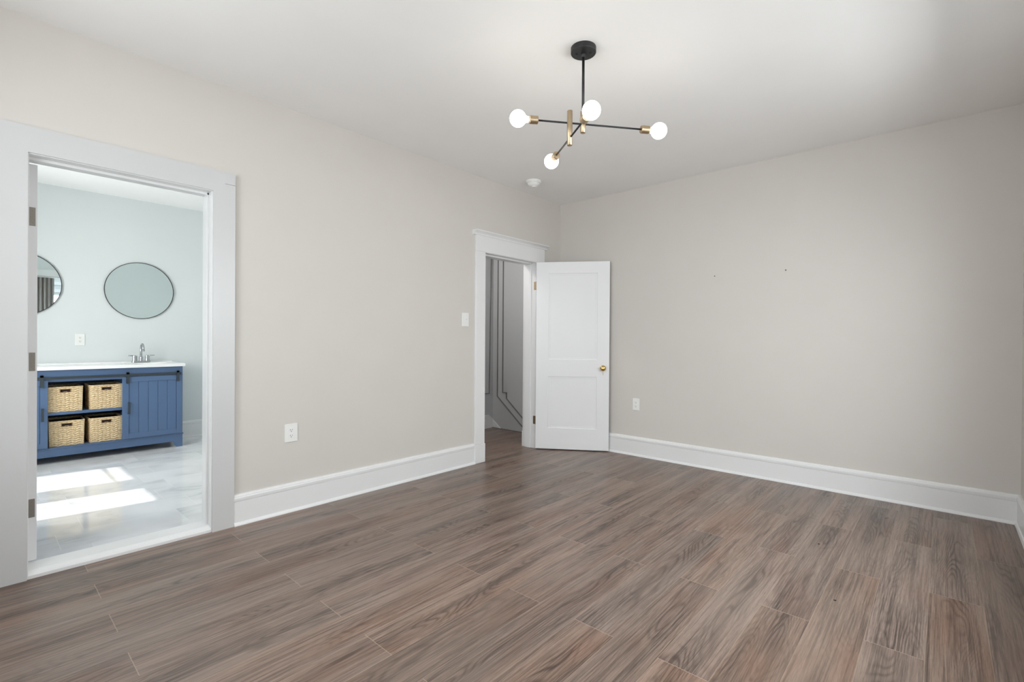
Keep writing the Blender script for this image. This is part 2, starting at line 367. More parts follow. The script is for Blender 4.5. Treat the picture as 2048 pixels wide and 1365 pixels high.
# ---- bathroom doorway casing, jamb, threshold
y0, y1, zt = D1
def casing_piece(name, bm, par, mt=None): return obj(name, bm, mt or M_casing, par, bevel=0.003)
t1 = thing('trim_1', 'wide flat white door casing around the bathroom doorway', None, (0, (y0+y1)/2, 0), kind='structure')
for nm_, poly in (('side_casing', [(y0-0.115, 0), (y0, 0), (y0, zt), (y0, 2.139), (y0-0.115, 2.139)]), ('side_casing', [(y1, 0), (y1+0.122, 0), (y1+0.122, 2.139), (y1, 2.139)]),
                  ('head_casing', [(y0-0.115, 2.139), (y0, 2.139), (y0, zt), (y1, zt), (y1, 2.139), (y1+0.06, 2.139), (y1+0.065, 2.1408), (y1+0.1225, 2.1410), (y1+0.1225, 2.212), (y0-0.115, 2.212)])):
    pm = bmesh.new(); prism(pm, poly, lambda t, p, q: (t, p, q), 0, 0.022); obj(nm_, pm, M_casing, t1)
jm = bmesh.new()
for yy, s in ((y0, 1), (y1, -1)):
    box(jm, (-0.165, yy-s*0.002, 0), (0.012, yy+s*0.004, zt))
    box(jm, (-0.165, yy, 0.0), (-0.150, yy-s*0.09, zt+0.09))
box(jm, (-0.165, y0, zt-0.004), (0.012, y1, zt+0.002)); box(jm, (-0.165, y0, zt), (-0.15, y1, zt+0.09))
obj('jamb', jm, M_trim, t1, bevel=0.002)
st = bmesh.new()
box(st, (-0.085, y1-0.016, 0.03), (-0.045, y1-0.003, zt-0.004)); box(st, (-0.085, y0+0.003, 0.03), (-0.045, y0+0.008, zt-0.004))
box(st, (-0.085, y0, zt-0.018), (-0.045, y1, zt-0.003)); obj('door_stop', st, M_trim, t1, bevel=0.002)
th = bmesh.new()
prism(th, [(0.012, 0), (0.012, 0.016), (0.002, 0.024), (-0.02, 0.034), (-0.13, 0.038), (-0.165, 0.024), (-0.168, 0)], lambda t, p, q: (p, t, q), y0+0.001, y1-0.001)
obj('threshold', th, M_trim, t1, bevel=0.001)
# bathroom door standing open inward: its hinge edge faces the room
d1 = thing('door_1', 'white bathroom door standing open, only its hinge edge in view', None, (-0.126, y0+0.006, 0), kind='structure')
obj('door_leaf', B(((-0.126, y0+0.005, 0.045), (-0.90, y0+0.043, 2.066))), M_door, d1, bevel=0.002)
for hz in (1.80, 1.06, 0.312):
    hb = B(((-0.1245, y0+0.007, hz-0.047), (-0.127, y0+0.036, hz+0.047)))
    for kz in (-0.03, 0, 0.03): lathe(hb, (-0.1262, y0+(0.026 if kz else 0.018), hz+kz), (1, 0, 0), [(0, 0.004), (0.003, 0.003)], 10)
    lathe(hb, (-0.121, y0+0.003, hz-0.048), (0, 0, 1), [(0, 0.005), (0.096, 0.005)], 10)
    obj('hinge', hb, M_hinge, d1, bevel=0.0005)['label'] = 'steel hinge with flaked paint'

# ---- hall doorway casing
y0, y1, zt = D2
t2 = thing('trim_2', 'white casing with cornice cap around the hall doorway', None, (0, (y0+y1)/2, 0), kind='structure')
casing_piece('side_casing', B(((0, y0-0.126, 0.18), (0.022, y0, zt))), t2, M_trim)
casing_piece('side_casing', B(((0, y1, 0.18), (0.022, y1+0.126, zt))), t2, M_trim)
casing_piece('plinth_block', B(((0, y0-0.128, 0), (0.026, y0+0.008, 0.18))), t2, M_trim)
casing_piece('plinth_block', B(((0, y1-0.003, 0), (0.026, y1+0.128, 0.18))), t2, M_trim)
casing_piece('head_casing', B(((0, y0-0.126, zt), (0.024, y1+0.140, 2.185))), t2, M_trim)
cn = bmesh.new()
prism(cn, [(0, 2.183), (0.026, 2.183), (0.030, 2.188), (0.034, 2.200), (0.050, 2.214), (0.060, 2.218), (0.060, 2.228), (0, 2.228)], lambda t, p, q: (p, t, q), y0-0.158, y1+0.175)
obj('cornice', cn, M_trim, t2)
jm = bmesh.new()
for yy, s in ((y0, 1), (y1, -1)):
    box(jm, (-0.165, yy-s*0.002, 0), (0.020, yy+s*0.004, zt)); box(jm, (-0.168, yy, 0), (-0.15, yy-s*0.11, zt+0.1))
    box(jm, (-0.172, yy+s*0.006, 0), (-0.155, yy-s*0.11, 0.17))
box(jm, (-0.165, y0, zt-0.004), (0.020, y1, zt+0.002)); box(jm, (-0.168, y0, zt), (-0.15, y1, zt+0.1))
obj('jamb', jm, M_trim, t2, bevel=0.002)
st = bmesh.new()
for yy, s in ((y0, 1), (y1, -1)): box(st, (-0.135, yy+s*0.003, 0), (-0.045, yy+s*0.015, zt-0.001))
box(st, (-0.135, y0, zt-0.018), (-0.045, y1, zt-0.003)); obj('door_stop', st, M_trim, t2, bevel=0.002)

# ---- the open two-panel door
ang = math.radians(33.2); A0 = Vector((0.045, -0.489, 0))
d2 = thing('door_2', 'white two-panel door with brass knob standing open at the corner', None, (A0.x, A0.y, 0), ang, kind='structure')
T = Matrix.Translation(A0) @ Matrix.Rotation(ang, 4, 'Z')
def panel_leaf(W, Hh, zb, th, panels):
    """leaf with its visible face at local y=0, back at y=th, recessed panels on both faces"""
    bm = bmesh.new()
    us = sorted({0, W, *[p[0] for p in panels], *[p[1] for p in panels]}); zs = sorted({zb, Hh, *[p[2] for p in panels], *[p[3] for p in panels]})
    for side in (0, 1):
        Y = 0 if side == 0 else th; s = 1 if side == 0 else -1
        g = {}
        def V(u, y, z):
            k = (round(u, 5), round(y, 5), round(z, 5))
            if k not in g: g[k] = bm.verts.new((u, y, z))
            return g[k]
        for a, b in zip(us, us[1:]):
            for c, d in zip(zs, zs[1:]):
                if any(p[0] <= a+1e-6 and p[1] >= b-1e-6 and p[2] <= c+1e-6 and p[3] >= d-1e-6 for p in panels): continue
                bm.faces.new((V(a, Y, c), V(b, Y, c), V(b, Y, d), V(a, Y, d)))
        for (a, b, c, d) in panels:
            lv = [(0, 0), (0.0015, 0.0055), (0.009, 0.0065), (0.020, 0.0065), (0.022, 0.0075)]
            for (i0, h0), (i1, h1) in zip(lv, lv[1:]):
                q0 = [(a+i0, c+i0), (b-i0, c+i0), (b-i0, d-i0), (a+i0, d-i0)]; q1 = [(a+i1, c+i1), (b-i1, c+i1), (b-i1, d-i1), (a+i1, d-i1)]
                for k in range(4):
                    l = (k+1) % 4
                    bm.faces.new((V(q0[k][0], Y+s*h0, q0[k][1]), V(q0[l][0], Y+s*h0, q0[l][1]), V(q1[l][0], Y+s*h1, q1[l][1]), V(q1[k][0], Y+s*h1, q1[k][1])))
            i, h = lv[-1]; bm.faces.new((V(a+i, Y+s*h, c+i), V(b-i, Y+s*h, c+i), V(b-i, Y+s*h, d-i), V(a+i, Y+s*h, d-i)))
    for (p, q) in (((0, zb), (W, zb)), ((W, zb), (W, Hh)), ((W, Hh), (0, Hh)), ((0, Hh), (0, zb))):
        bm.faces.new([bm.verts.new(v) for v in ((p[0], 0, p[1]), (q[0], 0, q[1]), (q[0], th, q[1]), (p[0], th, p[1]))])
    bmesh.ops.remove_doubles(bm, verts=bm.verts, dist=1e-5)
    return bm
lf = panel_leaf(0.779, 2.024, 0.011, 0.036, [(0.135, 0.652, 0.975, 1.903), (0.130, 0.648, 0.236, 0.793)])
obj('door_leaf', lf, M_door, d2, local=True)
kn = bmesh.new()
for s, yb in ((-1, 0.0), (1, 0.036)):
    lathe(kn, (0.714, yb, 0.889), (0, s, 0), [(0, 0.030), (0.004, 0.030), (0.008, 0.025), (0.009, 0.012), (0.024, 0.011), (0.028, 0.018), (0.034, 0.026), (0.046, 0.028), (0.054, 0.024), (0.058, 0.014), (0.0585, 0.006), (0.060, 0.001)], 28) if s < 0 else lathe(kn, (0.714, yb, 0.889), (0, s, 0), [(0, 0.028), (0.005, 0.026), (0.006, 0.011), (0.016, 0.010), (0.020, 0.022), (0.030, 0.026), (0.036, 0.016), (0.037, 0.001)], 28)
obj('door_knob', kn, M_brassb, d2, smooth=True, local=True)['label'] = 'polished brass knob'
ky = bmesh.new(); tube(ky, [(0.714, -0.016, 0.865), (0.715, -0.017, 0.835), (0.716, -0.017, 0.815)], [0.0022, 0.0020, 0.001], 8)
obj('key_tag', ky, M_brass, d2, local=True)
obj('latch_plate', B(((0.7785, 0.006, 0.86), (0.7800, 0.030, 0.918)), ((0.779, 0.012, 0.88), (0.786, 0.024, 0.898))), M_brass, d2, local=True, bevel=0.001)
for hz in (1.775, 0.31):
    hb = bmesh.new()
    box(hb, (-0.012, y1+0.0012, hz-0.045), (0.020, y1-0.0055, hz+0.045))
    lathe(hb, (0.0285, y1-0.008, hz-0.046), (0, 0, 1), [(0, 0.001), (0.001, 0.0055), (0.091, 0.0055), (0.092, 0.001)], 12)
    for kz in (-0.028, 0.0, 0.028): lathe(hb, (0.002, y1-0.0055, hz+kz), (0, -1, 0), [(0, 0.0035), (0.0015, 0.0025)], 10)
    obj('hinge', hb, M_brass, d2, bevel=0.0005)['label'] = 'brass hinge'

# ---- hall panel moulding and skirting
tm = thing('trim_3', 'thin picture-frame moulding darkened by painted-in shade, stepping down along the hall stairs', None, (-1.1, 0.12, 0.1), kind='structure')
def strip(pts, fn, wd=0.011, th=0.013):
    bm = bmesh.new(); P = [Vector(p) for p in pts]; rows = []
    for i, p in enumerate(P):
        n0 = (p-P[i-1]).normalized() if i else None; n1 = (P[i+1]-p).normalized() if i < len(P)-1 else None
        if n0 is None: n0 = n1
        if n1 is None: n1 = n0
        a_ = Vector((-n0.y, n0.x)); b_ = Vector((-n1.y, n1.x)); mt_ = (a_+b_).normalized(); mt_ = mt_/max(0.3, mt_.dot(a_))
        rows.append([bm.verts.new(fn(*(p+mt_*k*wd/2), h)) for k, h in ((1, 0), (0.6, th), (-0.6, th), (-1, 0))])
    for q0, q1 in zip(rows, rows[1:]):
        for k in range(3): bm.faces.new((q0[k], q0[k+1], q1[k+1], q1[k]))
    return bm
fb = lambda u, z, h: (u, 0.13-h, z)      # on the hall back wall
fl = lambda u, z, h: (-1.2+h, u, z)      # on the hall left wall
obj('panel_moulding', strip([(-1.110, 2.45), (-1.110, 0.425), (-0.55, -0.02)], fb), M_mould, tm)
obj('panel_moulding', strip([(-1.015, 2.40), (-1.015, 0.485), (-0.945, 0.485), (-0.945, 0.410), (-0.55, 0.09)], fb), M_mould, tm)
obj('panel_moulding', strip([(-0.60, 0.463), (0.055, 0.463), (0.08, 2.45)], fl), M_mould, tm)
sk = bmesh.new()
prism(sk, [(-1.85, 0), (0.13, 0), (0.13, 0.105), (0.035, 0.178), (-1.85, 0.178)], lambda t, p, q: (t, p, q), -1.2, -1.188)
prism(sk, [(-1.2, 0), (-1.035, 0), (-1.2, 0.115)], lambda t, p, q: (p, t, q), 0.13, 0.118)
sk2 = strip([(-1.85, 0.170), (0.035, 0.170), (0.13, 0.098)], lambda u, z, h: (-1.188+h, u, z), 0.018, 0.007)
sk3 = strip([(-1.19, 0.10), (-1.045, 0.000)], lambda u, z, h: (u, 0.118-h, z), 0.018, 0.007)
hb_ = struct('baseboard_hall', sk, M_trim, 'short white hall baseboard sloping down at the stairs')
obj('cap_moulding', sk2, M_trim, hb_, ); obj('cap_moulding', sk3, M_trim, hb_)
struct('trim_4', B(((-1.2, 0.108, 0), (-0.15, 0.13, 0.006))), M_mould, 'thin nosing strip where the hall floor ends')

# ---------------------------------------------------------------- windows
def window(n, axis, plane, sgn, a, b, z0, z1, label, mid=0.5):
    """sgn: direction of outside along the wall normal"""
    W = thing('window_%d' % n, label, None, (plane, (a+b)/2, z0) if axis == 'x' else ((a+b)/2, plane, z0), kind='structure')
    def bx(bm, u0, u1, w0, w1, c, d):
        if axis == 'x': box(bm, (plane+sgn*w0, u0, c), (plane+sgn*w1, u1, d))
        else: box(bm, (u0, plane+sgn*w0, c), (u1, plane+sgn*w1, d))
    f = bmesh.new()
    for s0, s1 in ((a-0.1, a), (b, b+0.1)): bx(f, s0, s1, -0.02, 0, z0-0.03, z1)
    bx(f, a-0.1, b+0.1, -0.022, 0, z1, z1+0.13); bx(f, a-0.13, b+0.13, -0.05, 0.0, z0-0.03, z0); bx(f, a-0.1, b+0.1, -0.018, 0, z0-0.12, z0-0.03)
    obj('casing', f, M_trim, W, bevel=0.003)
    s = bmesh.new(); zm = z0+(z1-z0)*mid
    for (c, d, w) in ((z0, zm+0.02, 0.05), (zm-0.02, z1, 0.09)):
        bx(s, a, a+0.04, w, w+0.035, c, d); bx(s, b-0.04, b, w, w+0.035, c, d); bx(s, a+0.04, b-0.04, w, w+0.035, c, c+0.045); bx(s, a+0.04, b-0.04, w, w+0.035, d-0.045, d)
    obj('sash', s, M_trim, W)
    g = bmesh.new(); bx(g, a+0.03, b-0.03, 0.066, 0.069, z0+0.03, zm); bx(g, a+0.03, b-0.03, 0.106, 0.109, zm, z1-0.03)
    obj('pane', g, M_glass, W)
    return W
n = 1
for (a, b, z0, z1) in WIN_R:
    window(n, 'x', EY0, 1, a, b, z0, z1, 'white sash window in the right wall' if n > 1 else 'white sash window seen in the left round mirror'); n += 1
for (a, b, z0, z1) in WIN_F: window(n, 'y', SY, -1, a, b, z0, z1, 'white sash window in the wall behind the camera'); n += 1
for (a, b, z0, z1) in WIN_B: window(n, 'y', SY, -1, a, b, z0, z1, 'white sash window lighting the bathroom floor', 0.18); n += 1
for o_ in list(bpy.data.objects):
    if o_.name == 'window_5':
        mb = bmesh.new(); tube(mb, [(-2.53, SY-0.03, 1.90), (-1.90, SY-0.03, 1.90)], 0.014, 12); obj('tension_rod', mb, M_trim, o_)

# curtain beside the first right-wall window (seen in the left round mirror)
ct = thing('window_curtain', 'grey curtain hanging beside a window, seen only in the left round mirror', 'curtain', (3.62, -3.72, 0.03))
cb = bmesh.new(); NN = 90; top = []; bot = []
for i in range(NN+1):
    y = -3.98+0.55*i/NN; x = 3.60+0.028*math.sin(i*0.62)+0.010*math.sin(i*1.7)
    top.append(cb.verts.new((x, y, 2.60))); bot.append(cb.verts.new((x+0.006*math.sin(i*.9), y, 0.04)))
for i in range(NN): cb.faces.new((top[i], top[i+1], bot[i+1], bot[i]))
co_ = obj('fabric', cb, M_curt, ct, smooth=True); sm = co_.modifiers.new('s', 'SOLIDIFY'); sm.thickness = 0.003
rb = bmesh.new(); tube(rb, [(3.60, -4.12, 2.62), (3.60, -2.35, 2.62)], 0.011, 14); lathe(rb, (3.60, -4.12, 2.62), (0, -1, 0), [(0, .011), (.01, .02), (.03, .02), (.04, .004)], 14)
for yb in (-4.05, -2.42): tube(rb, [(3.60, yb, 2.62), (3.715, yb, 2.62)], 0.007, 8)
obj('rod', rb, M_black, ct)

# outdoors: neighbour's clapboard wall, ground, unseen roof added to keep sun out of the front windows
sd = bmesh.new()
for k in range(40):
    z = -3+k*0.2; prism(sd, [(0, z), (0.03, z), (0.005, z+0.2), (0, z+0.2)], lambda t, p, q: (8.2-p, t, q), -12, 6)
struct('wall_neighbour', sd, M_siding)
struct('ground', B(((-25, -30, -3.1), (25, 20, -3.0))), M_ext)
struct('roof_sun_block', B(((-0.05, SY-2.3, 2.58), (EY0+0.3, SY-0.14, 2.68))), M_trim)

# ---------------------------------------------------------------- chandelier
ch = thing('chandelier', 'black and brass four-bulb chandelier hanging from the ceiling', 'chandelier', (1.890, -2.387, 2.75))
SX, SYY = 1.890, -2.387
b_ = bmesh.new(); lathe(b_, (SX, SYY, 2.75), (0, 0, -1), [(0, 0.067), (0.026, 0.067), (0.029, 0.065), (0.0295, 0.0)], 48, cap=False)
lathe(b_, (SX, SYY, 2.7215), (0, 0, -1), [(0, 0.014), (0.010, 0.014), (0.022, 0.009)], 20)
for k in (1, -1): lathe(b_, (SX+k*0.032, SYY+k*0.02, 2.721), (0, 0, -1), [(0, 0.006), (0.006, 0.005), (0.007, 0.001)], 12)
obj('canopy', b_, M_black, ch, bevel=0.001)
b_ = bmesh.new(); lathe(b_, (SX, SYY, 2.71), (0, 0, -1), [(0, 0.0072), (0.31, 0.0072)], 20); obj('stem', b_, M_black, ch, smooth=True)
def brass_rod(x, y, za, zb, nm):
    b = bmesh.new(); lathe(b, (x, y, za), (0, 0, 1), [(0, 0.0125), (0.0015, 0.0142), (zb-za-0.0015, 0.0142), (zb-za, 0.0125)], 28); o = obj(nm, b, M_brass, ch, smooth=True); return o
brass_rod(SX, SYY, 2.296, 2.412, 'brass_coupling'); brass_rod(1.842, -2.440, 2.226, 2.412, 'brass_connector')
def arm(p, q):
    p, q = Vector(p), Vector(q); d = (q-p).normalized()
    b = bmesh.new(); tube(b, [p+d*0.10, q-d*0.10], 0.0048, 14); a = obj('arm', b, M_black, ch, smooth=True)
    for e, s in ((p, 1), (q, -1)):
        dd = d*s
        b = bmesh.new(); lathe(b, e+dd*0.108, -dd, [(0, 0.009), (0.001, 0.019), (0.004, 0.0215), (0.046, 0.0215), (0.047, 0.0185), (0.052, 0.0185)], 32)
        so = obj('socket', b, M_brass, ch, smooth=False, bevel=0.0008)
        b = bmesh.new(); rr = 0.0435; prof = [(0.060, 0.0145), (0.050, 0.0150), (0.043, 0.0172)]
        for i in range(1, 17):
            t_ = math.radians(29+(i-1)*(180-29)/15); prof.append((rr*math.cos(t_), rr*math.sin(t_)))
        lathe(b, e, dd, prof, 36, cap=False); obj('bulb', b, M_bulb, ch, smooth=True)['label'] = 'lit round white bulb'
arm((1.663, -2.655, 2.350), (2.153, -2.030, 2.350)); arm((2.094, -2.623, 2.270), (1.558, -2.225, 2.270))

# smoke detector
sdv = thing('smoke_detector', 'round white smoke detector on the ceiling near the far corner', 'smoke detector', (0.312, -0.876, 2.75))
b_ = bmesh.new(); lathe(b_, (0.312, -0.876, 2.75), (0, 0, -1), [(0, 0.076), (0.010, 0.076), (0.014, 0.072), (0.024, 0.071)], 40); obj('base_plate', b_, M_plast, sdv, bevel=0.001)
b_ = bmesh.new(); lathe(b_, (0.312, -0.876, 2.726), (0, 0, -1), [(-0.002, 0.060), (0.002, 0.062), (0.008, 0.060), (0.020, 0.052), (0.028, 0.042), (0.032, 0.030)], 40); obj('housing', b_, M_plast, sdv, bevel=0.001)
b_ = bmesh.new(); lathe(b_, (0.325, -0.885, 2.694), (0, 0, -1), [(0, 0.024), (0.006, 0.023), (0.009, 0.018)], 24); obj('test_button', b_, M_plast, sdv, bevel=0.001)

# ---------------------------------------------------------------- outlets and switch
def on_wall(center, normal):
    """local frame: X across, Y out of the wall, Z up"""
    nrm = Vector(normal); ac = Vector((0, 0, 1)).cross(nrm)
    mm = Matrix.Identity(4)
    for i in range(3): mm[i][0] = ac[i]; mm[i][1] = nrm[i]; mm[i][3] = center[i]
    return mm
def outlet(center, normal, label, w=0.076, h=0.122):
    e = thing('wall_outlet', label, 'outlet', center, group='duplex wall outlets'); 
    Tm = on_wall(center, normal); b = bmesh.new(); box(b, (-w/2, 0, -h/2), (w/2, 0.006, h/2), Tm); obj('cover_plate', b, M_plast, e, bevel=0.002)
    for s in (1, -1):
        b = bmesh.new(); c = Vector((0, 0, s*0.0195))
        ring = [];  N = 24
        prof = [(math.cos(2*math.pi*i/N)*0.0172, max(-0.0135, min(0.0135, math.sin(2*math.pi*i/N)*0.0172))) for i in range(N)]
        prism(b, prof, lambda t, p, q: tuple(Tm @ Vector((p, t, q+c.z))), 0.005, 0.0082)
        r = obj('receptacle', b, M_plast, e)
        b = bmesh.new()
        box(b, (-0.0075, 0.0080, c.z-0.001), (-0.0052, 0.0086, c.z+0.008), Tm); box(b, (0.0052, 0.0080, c.z), (0.0075, 0.0086, c.z+0.007), Tm)
        lathe(b, Tm @ Vector((0, 0.0080, c.z-0.0075)), normal, [(0, 0.0028), (0.0006, 0.0028)], 10)
        obj('slots', b, M_slot, r)
    b = bmesh.new(); lathe(b, Tm @ Vector((0, 0.0055, 0)), normal, [(0, 0.0032), (0.0012, 0.0026)], 12); obj('screw', b, M_plast, e)
    return e
outlet((0, -3.102, 0.538), (1, 0, 0), 'white duplex outlet low on the left wall between the two doorways', 0.088)
outlet((0.980, 0, 0.527), (0, -1, 0), 'white duplex outlet on the back wall just right of the open door')
outlet((-3.38, -3.809, 1.158), (1, 0, 0), 'white duplex outlet on the aqua bathroom wall above the vanity')
sw = thing('light_switch', 'white toggle light switch on the wall left of the far doorway', 'light switch', (0, -1.489, 1.371))
Tm = on_wall((0, -1.489, 1.371), (1, 0, 0)); b_ = bmesh.new(); box(b_, (-0.042, 0, -0.064), (0.042, 0.006, 0.064), Tm); obj('cover_plate', b_, M_plast, sw, bevel=0.0025)
b_ = bmesh.new(); box(b_, (-0.005, 0.005, -0.012), (0.005, 0.008, 0.012), Tm); prism(b_, [(0.006, -0.004), (0.018, 0.004), (0.017, 0.010), (0.006, 0.006)], lambda t, p, q: tuple(Tm @ Vector((t, p, q))), -0.0035, 0.0035)
obj('toggle', b_, M_plast, sw)
for z in (0.03, -0.03):
    b_ = bmesh.new(); lathe(b_, Tm @ Vector((0, 0.0055, z)), (1, 0, 0), [(0, 0.003), (0.0012, 0.0025)], 10); obj('screw', b_, M_plast, sw)

# small nails left in the back wall, small bits on the floor
for (x, z, lb) in ((1.761, 1.783, 'tiny nail left in the back wall, the one nearer the door'), (2.343, 1.786, 'tiny nail left in the back wall, the one farther from the door')):
    b_ = bmesh.new(); lathe(b_, (x, 0, z), (0, -1, 0), [(0, 0.0022), (0.012, 0.0022), (0.012, 0.005), (0.0135, 0.0045)], 10)
    o = obj('wall_nail', b_, M_iron, None); o['label'] = lb; o['category'] = 'nail'; o['group'] = 'nails in the back wall'

# ---------------------------------------------------------------- bathroom: vanity
VX, VB = -2.86, -3.375          # front plane, back
YL, YR = -4.625, -3.025; OL, OR = -4.103, -3.535
va = thing('bathroom_vanity', 'blue bathroom vanity with white top, sliding barn doors and open centre shelves', 'vanity', (-3.12, -3.825, 0))
bb = bmesh.new()
box(bb, (VB, YL, 0.12), (VX-0.022, YL+0.02, 0.872)); box(bb, (VB, YR-0.02, 0.12), (VX-0.022, YR, 0.872))
box(bb, (VB, YL+0.02, 0.12), (VX-0.022, YR-0.02, 0.148)); box(bb, (VB, YL+0.02, 0.15), (VB+0.012, YR-0.02, 0.872))
box(bb, (VX-0.022, YL, 0.762), (VX, YR, 0.874))                      # top apron
box(bb, (VX-0.022, YL, 0.12), (VX, YL+0.035, 0.762)); box(bb, (VX-0.022, YR-0.035, 0.12), (VX, YR, 0.762))
for yy in (OL, OR): box(bb, (VB+0.012, yy-0.012 if yy == OL else yy, 0.148), (VX-0.0, yy if yy == OL else yy+0.012, 0.762))
box(bb, (VX-0.022, YL+0.035, 0.12), (VX, YR-0.035, 0.147))
obj('cabinet_body', bb, M_blue, va, bevel=0.0015)
obj('shelf', B(((VB+0.012, OL, 0.448), (VX-0.012, OR, 0.474))), M_blue, va, bevel=0.0015)
sb = bmesh.new()   # base skirt with bracket feet
pl = [(YL, 0), (YL+0.055, 0), (YL+0.075, 0.03), (YL+0.085, 0.062), (YR-0.085, 0.062), (YR-0.075, 0.03), (YR-0.055, 0), (YR, 0), (YR, 0.135), (YL, 0.135)]
A_ = [sb.verts.new((VX+0.004, p, q)) for p, q in pl]; D_ = [sb.verts.new((VX-0.02, p, q)) for p, q in pl]
for i in range(len(pl)): sb.faces.new((A_[i], A_[(i+1) % len(pl)], D_[(i+1) % len(pl)], D_[i]))
sb.faces.new(A_); sb.faces.new(D_[::-1])
for yy in (YL, YR-0.02): box(sb, (VB, yy, 0), (VB+0.06, yy+0.02, 0.135)); box(sb, (VB, yy, 0.06), (VX-0.02, yy+0.02, 0.135)); box(sb, (VX-0.07, yy, 0), (VX-0.02, yy+0.02, 0.06))
box(sb, (VX-0.01, YL-0.006, 0.135), (VX+0.010, YR+0.006, 0.147)); obj('base_skirt', sb, M_blue, va)
# white top with an oval basin under the faucet
tp = bmesh.new(); cx0, cx1, cy0, cy1 = VB, VX+0.025, YL-0.015, YR+0.018; TZ, TB = 0.905, 0.874
bx_c, by_c, ra, rb2 = -3.08, -3.315, 0.135, 0.20; N = 40; rx0, rx1, ry0, ry1 = cx0, cx1, by_c-0.29, cy1
def edge_pt(a):
    dx, dy = math.cos(a), math.sin(a); ts = []
    for lim, dd, c in ((rx0, dx, bx_c), (rx1, dx, bx_c), (ry0, dy, by_c), (ry1, dy, by_c)):
        if abs(dd) > 1e-9 and (lim-c)/dd > 0: ts.append((lim-c)/dd)
    t = min(ts); return (bx_c+dx*t, by_c+dy*t)
angs = sorted([2*math.pi*i/N for i in range(N)]+[math.atan2(yy-by_c, xx-bx_c) % (2*math.pi) for xx in (rx0, rx1) for yy in (ry0, ry1)])
inn = [tp.verts.new((bx_c+ra*math.cos(a), by_c+rb2*math.sin(a), TZ)) for a in angs]; out = [tp.verts.new((*edge_pt(a), TZ)) for a in angs]; nA = len(angs)
for i in range(nA): tp.faces.new((inn[i], out[i], out[(i+1) % nA], inn[(i+1) % nA]))
prev = inn
for (sc_, dz) in ((0.97, 0.02), (0.9, 0.07), (0.7, 0.105), (0.35, 0.12), (0.08, 0.122)):
    cur = [tp.verts.new((bx_c+ra*sc_*math.cos(a), by_c+rb2*sc_*math.sin(a), TZ-dz)) for a in angs]
    for i in range(nA): tp.faces.new((prev[i], prev[(i+1) % nA], cur[(i+1) % nA], cur[i]))
    prev = cur
tp.faces.new(prev)
for q in (((cx0, cy0, TZ), (cx1, cy0, TZ), (cx1, ry0, TZ), (cx0, ry0, TZ)), ((cx0, cy0, TB), (cx1, cy0, TB), (cx1, cy0, TZ), (cx0, cy0, TZ)), ((cx1, cy0, TB), (cx1, cy1, TB), (cx1, cy1, TZ), (cx1, cy0, TZ)),
          ((cx0, cy1, TB), (cx1, cy1, TB), (cx1, cy1, TZ), (cx0, cy1, TZ)), ((VX-0.02, cy0, TB), (cx1, cy0, TB), (cx1, cy1, TB), (VX-0.02, cy1, TB)), ((cx0, cy0, TB), (cx0, cy1, TB), (cx0, cy1, TZ), (cx0, cy0, TZ))):
    tp.faces.new([tp.verts.new(v) for v in q])
box(tp, (VB, cy0, TZ), (VB+0.018, cy1, TZ+0.012))
obj('countertop', tp, M_quartz, va)['label'] = 'white countertop with oval basin'
# barn door rail and doors
rl = B(((VX+0.022, YL+0.02, 0.788), (VX+0.028, YR-0.02, 0.812)))
for yy in (YL+0.03, -4.11, -3.52, YR-0.03): lathe(rl, (VX, yy, 0.80), (1, 0, 0), [(0, 0.006), (0.022, 0.006)], 10)
obj('sliding_rail', rl, M_iron, va)['label'] = 'dark iron sliding door rail'
def barn_door(a, b, hy, labels):
    z0, z1 = 0.150, 0.782; xa, xb = VX+0.002, VX+0.020
    bm = bmesh.new(); fw = 0.052
    box(bm, (xa, a, z0), (xb, a+fw, z1)); box(bm, (xa, b-fw, z0), (xb, b, z1)); box(bm, (xa, a+fw, z0), (xb, b-fw, z0+fw)); box(bm, (xa, a+fw, z1-fw), (xb, b-fw, z1))
    d = obj('barn_door', bm, M_blue, va, bevel=0.0015)
    nb = 5; wv = (b-a-2*fw)/nb; pb = bmesh.new()
    for k in range(nb):
        u0 = a+fw+k*wv; g_ = 0.0022
        prism(pb, [(xa, u0), (xa, u0+wv), (xb-0.010, u0+wv), (xb-0.006, u0+wv-g_-0.001), (xb-0.006, u0+g_+0.001), (xb-0.010, u0)], lambda t, p, q: (p, q, t), z0+fw, z1-fw)
    obj('beadboard_panel', pb, M_blue, d)
    hd = bmesh.new(); box(hd, (xb+0.018, hy-0.009, 0.404), (xb+0.024, hy+0.009, 0.522)); box(hd, (xb, hy-0.009, 0.404), (xb+0.020, hy+0.009, 0.412)); box(hd, (xb, hy-0.009, 0.514), (xb+0.020, hy+0.009, 0.522))
    obj('handle', hd, M_iron, d, bevel=0.001)['label'] = 'dark iron bar handle'
    for yy in (a+0.042, b-0.042):
        hg = bmesh.new(); box(hg, (xb, yy-0.0115, 0.715), (xb+0.006, yy+0.0115, 0.79)); box(hg, (VX+0.029, yy-0.0115, 0.715), (VX+0.034, yy+0.0115, 0.826)); box(hg, (xb, yy-0.0115, 0.73), (VX+0.030, yy+0.0115, 0.76))
        lathe(hg, (VX+0.020, yy, 0.820), (1, 0, 0), [(0, 0.013), (0.004, 0.015), (0.010, 0.015), (0.014, 0.013)], 20)
        obj('hanger', hg, M_iron, d)
barn_door(OR-0.012, YR-0.008, -3.495, None); barn_door(YL+0.008, OL+0.012, -4.128, None)

